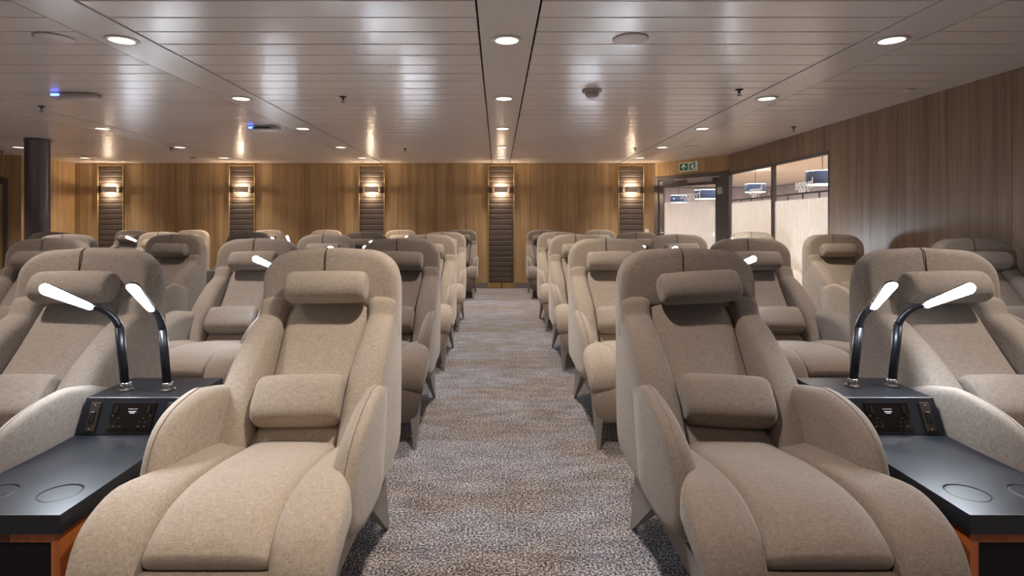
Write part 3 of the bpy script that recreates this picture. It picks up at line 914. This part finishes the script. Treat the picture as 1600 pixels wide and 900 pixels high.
# ------------------------------------------------------------------ consoles between the chairs
def make_console(mirror=1):
    r = empty('console_table')
    s_ = mirror
    hw0, hw1 = .174, .177
    y0, y1, ym = -.62, .20, -.10
    # open cabinet in orange wood
    w = hw0 - .012
    c = MB().box(-w, -w + .022, y0 + .015, y1 - .01, 0, .452).box(w - .022, w, y0 + .015, y1 - .01, 0, .452).box(-w + .022, w - .022, y0 + .015, y1 - .01, .425, .452).box(-w + .022, w - .022, y1 - .03, y1 - .01, 0, .425).box(-w + .022, w - .022, y0 + .015, y1 - .03, .05, .07)
    c.build('cabinet', M['orangewood'], r, .0015)
    MB().box(-w + .022, w - .022, y0 + .022, y0 + .034, .07, .425).build('black_front_panel', M['black'], r, .001)
    # slab with two cup recesses
    bm = bmesh.new()
    zt, zb = .50, .452
    ol = [(-hw0, y0), (hw0, y0), (hw0 - .004, -.25), (hw1, ym), (hw1, y1), (-hw1, y1), (-hw1, ym), (-hw0 + .004, -.25)]
    tv = [bm.verts.new((x, y, zt)) for x, y in ol]; bv = [bm.verts.new((x, y, zb)) for x, y in ol]
    ed = []
    n = len(ol)
    for i in range(n):
        ed.append(bm.edges.new((tv[i], tv[(i + 1) % n])))
        bm.faces.new((tv[i], bv[i], bv[(i + 1) % n], tv[(i + 1) % n]))
    bm.faces.new(bv)
    for cxx in (-.086, .086):
        def ringv(rr, z): return [bm.verts.new((cxx + rr * math.cos(2 * PI * k / 40), -.505 + rr * math.sin(2 * PI * k / 40), z)) for k in range(40)]
        a = ringv(.051, zt); b2 = ringv(.0500, zt - .003); c3 = ringv(.0480, zt - .0035); d4 = ringv(.0470, zt - .0012)
        for k in range(40):
            ed.append(bm.edges.new((a[k], a[(k + 1) % 40])))
            for p, q in ((a, b2), (b2, c3), (c3, d4)):
                bm.faces.new((p[k], p[(k + 1) % 40], q[(k + 1) % 40], q[k]))
        bm.faces.new(d4)
    bmesh.ops.triangle_fill(bm, use_beauty=True, use_dissolve=False, edges=ed)
    bmesh.ops.recalc_face_normals(bm, faces=bm.faces)
    me = bpy.data.meshes.new('table_top'); bm.to_mesh(me); bm.free(); me.materials.append(M['stone'])
    o = bpy.data.objects.new('table_top', me); o.parent = r; COL.objects.link(o)
    md = o.modifiers.new('bevel', 'BEVEL'); md.width = .002; md.segments = 2; md.limit_method = 'ANGLE'; md.angle_limit = R(50)
    # raised box
    bx = MB(); zt2 = .612; x_ = hw1 - .003
    vs = [(-x_, ym, .5), (x_, ym, .5), (x_, y1, .5), (-x_, y1, .5), (-x_, ym + .05, zt2), (x_, ym + .05, zt2), (x_, y1, zt2), (-x_, y1, zt2)]
    bx.add(vs, [(3, 2, 1, 0), (4, 5, 6, 7), (0, 1, 5, 4), (1, 2, 6, 5), (2, 3, 7, 6), (3, 0, 4, 7)], False)
    bx.build('raised_housing', M['stone'], r, .004, 3)
    # plates on the slanted face: local frame  u = x, v up the slope
    sl = Vector((0, .05, zt2 - .5)).normalized(); nn = Vector((0, -sl.z, sl.y))
    FM = Matrix(((1, 0, 0, 0), (0, nn.y, sl.y, ym), (0, nn.z, sl.z, .5), (0, 0, 0, 1)))     # local (x, out, up)
    plt = MB().box(-.073, .073, 0, .006, .018, .103, FM).build('socket_plate', M['blackgloss'], r, .0015)
    plt['label'] = 'glossy black double socket plate'
    f2 = MB().box(-.0745, .0745, 0, .004, .016, .0185, FM).box(-.0745, .0745, 0, .0068, .1025, .105, FM).build('plate_edge', M['bronze'], plt)
    for q in (-1, 1):
        dots = MB()
        cxx = q * .041
        for (dx, dz, w_, h_) in ((0, .052, .008, .003), (-.009, .040, .006, .0025), (.009, .040, .006, .0025), (-.010, .026, .008, .004), (.010, .026, .008, .004), (q * .022, .058, .005, .008)):
            dots.box(cxx + dx - w_ / 2, cxx + dx + w_ / 2, .0055, .0068, dz, dz + h_, FM)
        dots.build('socket_contacts', M['chrome'], plt)
    sw = MB()
    for q in (-1, 1): sw.box(q * .055 - .0055, q * .055 + .0055, .0055, .0095, .070, .094, FM)
    sw.build('rocker_switch', M['black'], plt)
    # lettering: fine charger text and two symbol bars under it
    fm = MB()
    for k in range(9): fm.box(-.016 + k * .0036, -.0138 + k * .0036, .0055, .0063, .082, .0845, FM)
    fm.box(-.013, .013, .0055, .0066, .073, .0765, FM).box(-.008, .008, .0055, .0066, .0685, .0715, FM)
    fm.build('printed_marks', M['pin'], plt)
    for q in (-1, 1):
        cxx = q * .130
        pl = MB().box(cxx - .0165, cxx + .0165, 0, .007, .010, .105, FM).build('switch_plate', M['bronze'], r, .002)
        MB().box(cxx - .008, cxx + .008, .006, .011, .038, .075, FM).build('rocker', M['black'], pl, .0015)
        MB().box(cxx - .007, cxx + .007, .010, .0118, .071, .0745, FM).box(cxx - .0035, cxx + .0035, .0065, .0085, .094, .098, FM).box(cxx - .0035, cxx + .0035, .0065, .0085, .017, .021, FM).build('screw', M['chrome'], pl)
    return r

# gooseneck reading lamps; tip = where the glowing bar ends relative to the lamp foot
def make_lamp(elbow, neck, tip, face):
    r = empty('reading_lamp')
    MB().lathe((0, 0, 0), [(.001, 0), (.026, 0), (.026, .004), (.020, .006), (.001, .006)], 24).build('base_flange', M['bronze'], r)
    MB().lathe((0, 0, 0), [(.0175, .004), (.0175, .026), (.0155, .028)], 20).build('collar', M['chrome'], r)
    el = Vector(elbow)
    MB().tube([(0, 0, .01), tuple(el * .5), tuple(el)], .0145, 18).build('pole', M['pole'], r)
    nk = spl([(0, 0, 0), (el.x * .2, el.y * .2, .0), tuple(Vector(neck) * .45 + Vector((0, 0, .028))), neck], 2) if False else None
    a, c = el, el + Vector(neck)
    mid = Vector((a.x + neck[0] * .25, a.y + neck[1] * .3, a.z + neck[2] * .78))
    P = []
    for i in range(13):
        t = i / 12; P.append(tuple(a * (1 - t) ** 2 + mid * 2 * t * (1 - t) + c * t * t))
    MB().tube(P, [.0132 - .004 * (i / 12) for i in range(13)], 16).build('flexible_neck', M['pole'], r)
    # light bar
    d = Vector(tip); L_ = d.length; d.normalize()
    f = Vector(face); f = (f - d * f.dot(d)).normalized(); s2 = d.cross(f)
    Mx = Matrix(((d.x, s2.x, f.x, c.x), (d.y, s2.y, f.y, c.y), (d.z, s2.z, f.z, c.z), (0, 0, 0, 1)))
    out = []
    hw = .021
    for i in range(12): a_ = -PI / 2 + PI * i / 11; out.append((L_ - hw + hw * math.cos(a_), hw * math.sin(a_)))
    for i in range(8): a_ = PI / 2 + PI * i / 7; out.append((.010 + .012 * math.cos(a_), .012 * math.sin(a_)))
    def slab(s_, z0, z1):
        mb = MB(); rs = []
        cx_ = L_ / 2
        for z, q in ((z0, s_ * .92), (z0 + .002, s_), (z1 - .002, s_), (z1, s_ * .92)):
            rs.append([tuple(Mx @ Vector((cx_ + (x - cx_) * (1 - (1 - q) * .4), y * q, z))) for x, y in out])
        return mb.rings(rs)
    slab(1.0, -.006, .003).build('lamp_head', M['pole'], r)
    slab(.97, .002, .0075).build('led_strip', M['led'], r)
    return r

LC = [-1.235, -3.81, -6.1]
con = make_console()
lampA = make_lamp((-.022, 0, .225), (-.068, -.035, .075), (-.155, -.04, .078), (.25, -1, -.25))
lampB = make_lamp((-.018, 0, .215), (-.018, -.03, .075), (.0, -.12, .108), (.1, -.75, -.65))
lampC = make_lamp((.022, 0, .225), (.068, -.035, .075), (.15, -.04, .075), (-.25, -1, -.25))
lampD = make_lamp((.022, 0, .215), (.03, -.03, .075), (-.008, -.12, .108), (-.1, -.75, -.65))
lampE = make_lamp((.01, 0, .225), (.02, -.02, .065), (.03, -.05, .13), (1, -.6, .25))
CONS = []   # (row, x, where, side)
for row in (0, 1, 2, 3, 4): CONS.append((row, -1.235, 'left of the aisle', 'L'))
for row in (0, 1, 2, 3, 4): CONS.append((row, 1.318, 'right of the aisle', 'R'))
for row, xx in ((2, -3.81), (3, -3.83), (4, -3.60)): CONS.append((row, xx, 'between third and fourth chairs', 'L'))
CONS.append((4, -6.02, 'between fifth and sixth chairs', 'L'))
for row, xx in ((1, 2.94), (3, 2.82)): CONS.append((row, xx, 'near the right wall', 'R'))
usedc = {'con': False, 'A': False, 'B': False, 'C': False, 'D': False, 'E': False}
def inst(key, src):
    if usedc[key]: return copy_tree(src)
    usedc[key] = True; return src
for row, xx, where, side in CONS:
    c = inst('con', con); c.location = (xx, ROWY[row], 0)
    tag(c, 'dark topped console %s, in the %s' % (where, ROWN[row].replace(' by the back wall', '')), 'console table', 'consoles between the chairs')
    pair = (('A', lampA, -.0955), ('B', lampB, .0545)) if side == 'L' else (('D', lampD, -.0185), ('C', lampC, .1245))
    if 'right wall' in where: pair = (('E', lampE, -.05 if row == 1 else .02),)
    for j, (k_, src, dx) in enumerate(pair):
        l = inst(k_, src); l.location = (xx + dx, ROWY[row] + (.035 if side == 'L' else .085), .612)
        if k_ == 'E' and row == 3:
            for ch in l.children:
                if ch.name.startswith('led_strip'):
                    ch.material_slots[0].link = 'OBJECT'; ch.material_slots[0].material = M['ledwall']
        tag(l, '%s reading lamp on the console %s, %s' % ('lit single' if len(pair) == 1 else 'lit left' if j == 0 else 'lit right', where, ROWN[row].replace(' by the back wall', '')), 'reading lamp', 'reading lamps on the consoles')
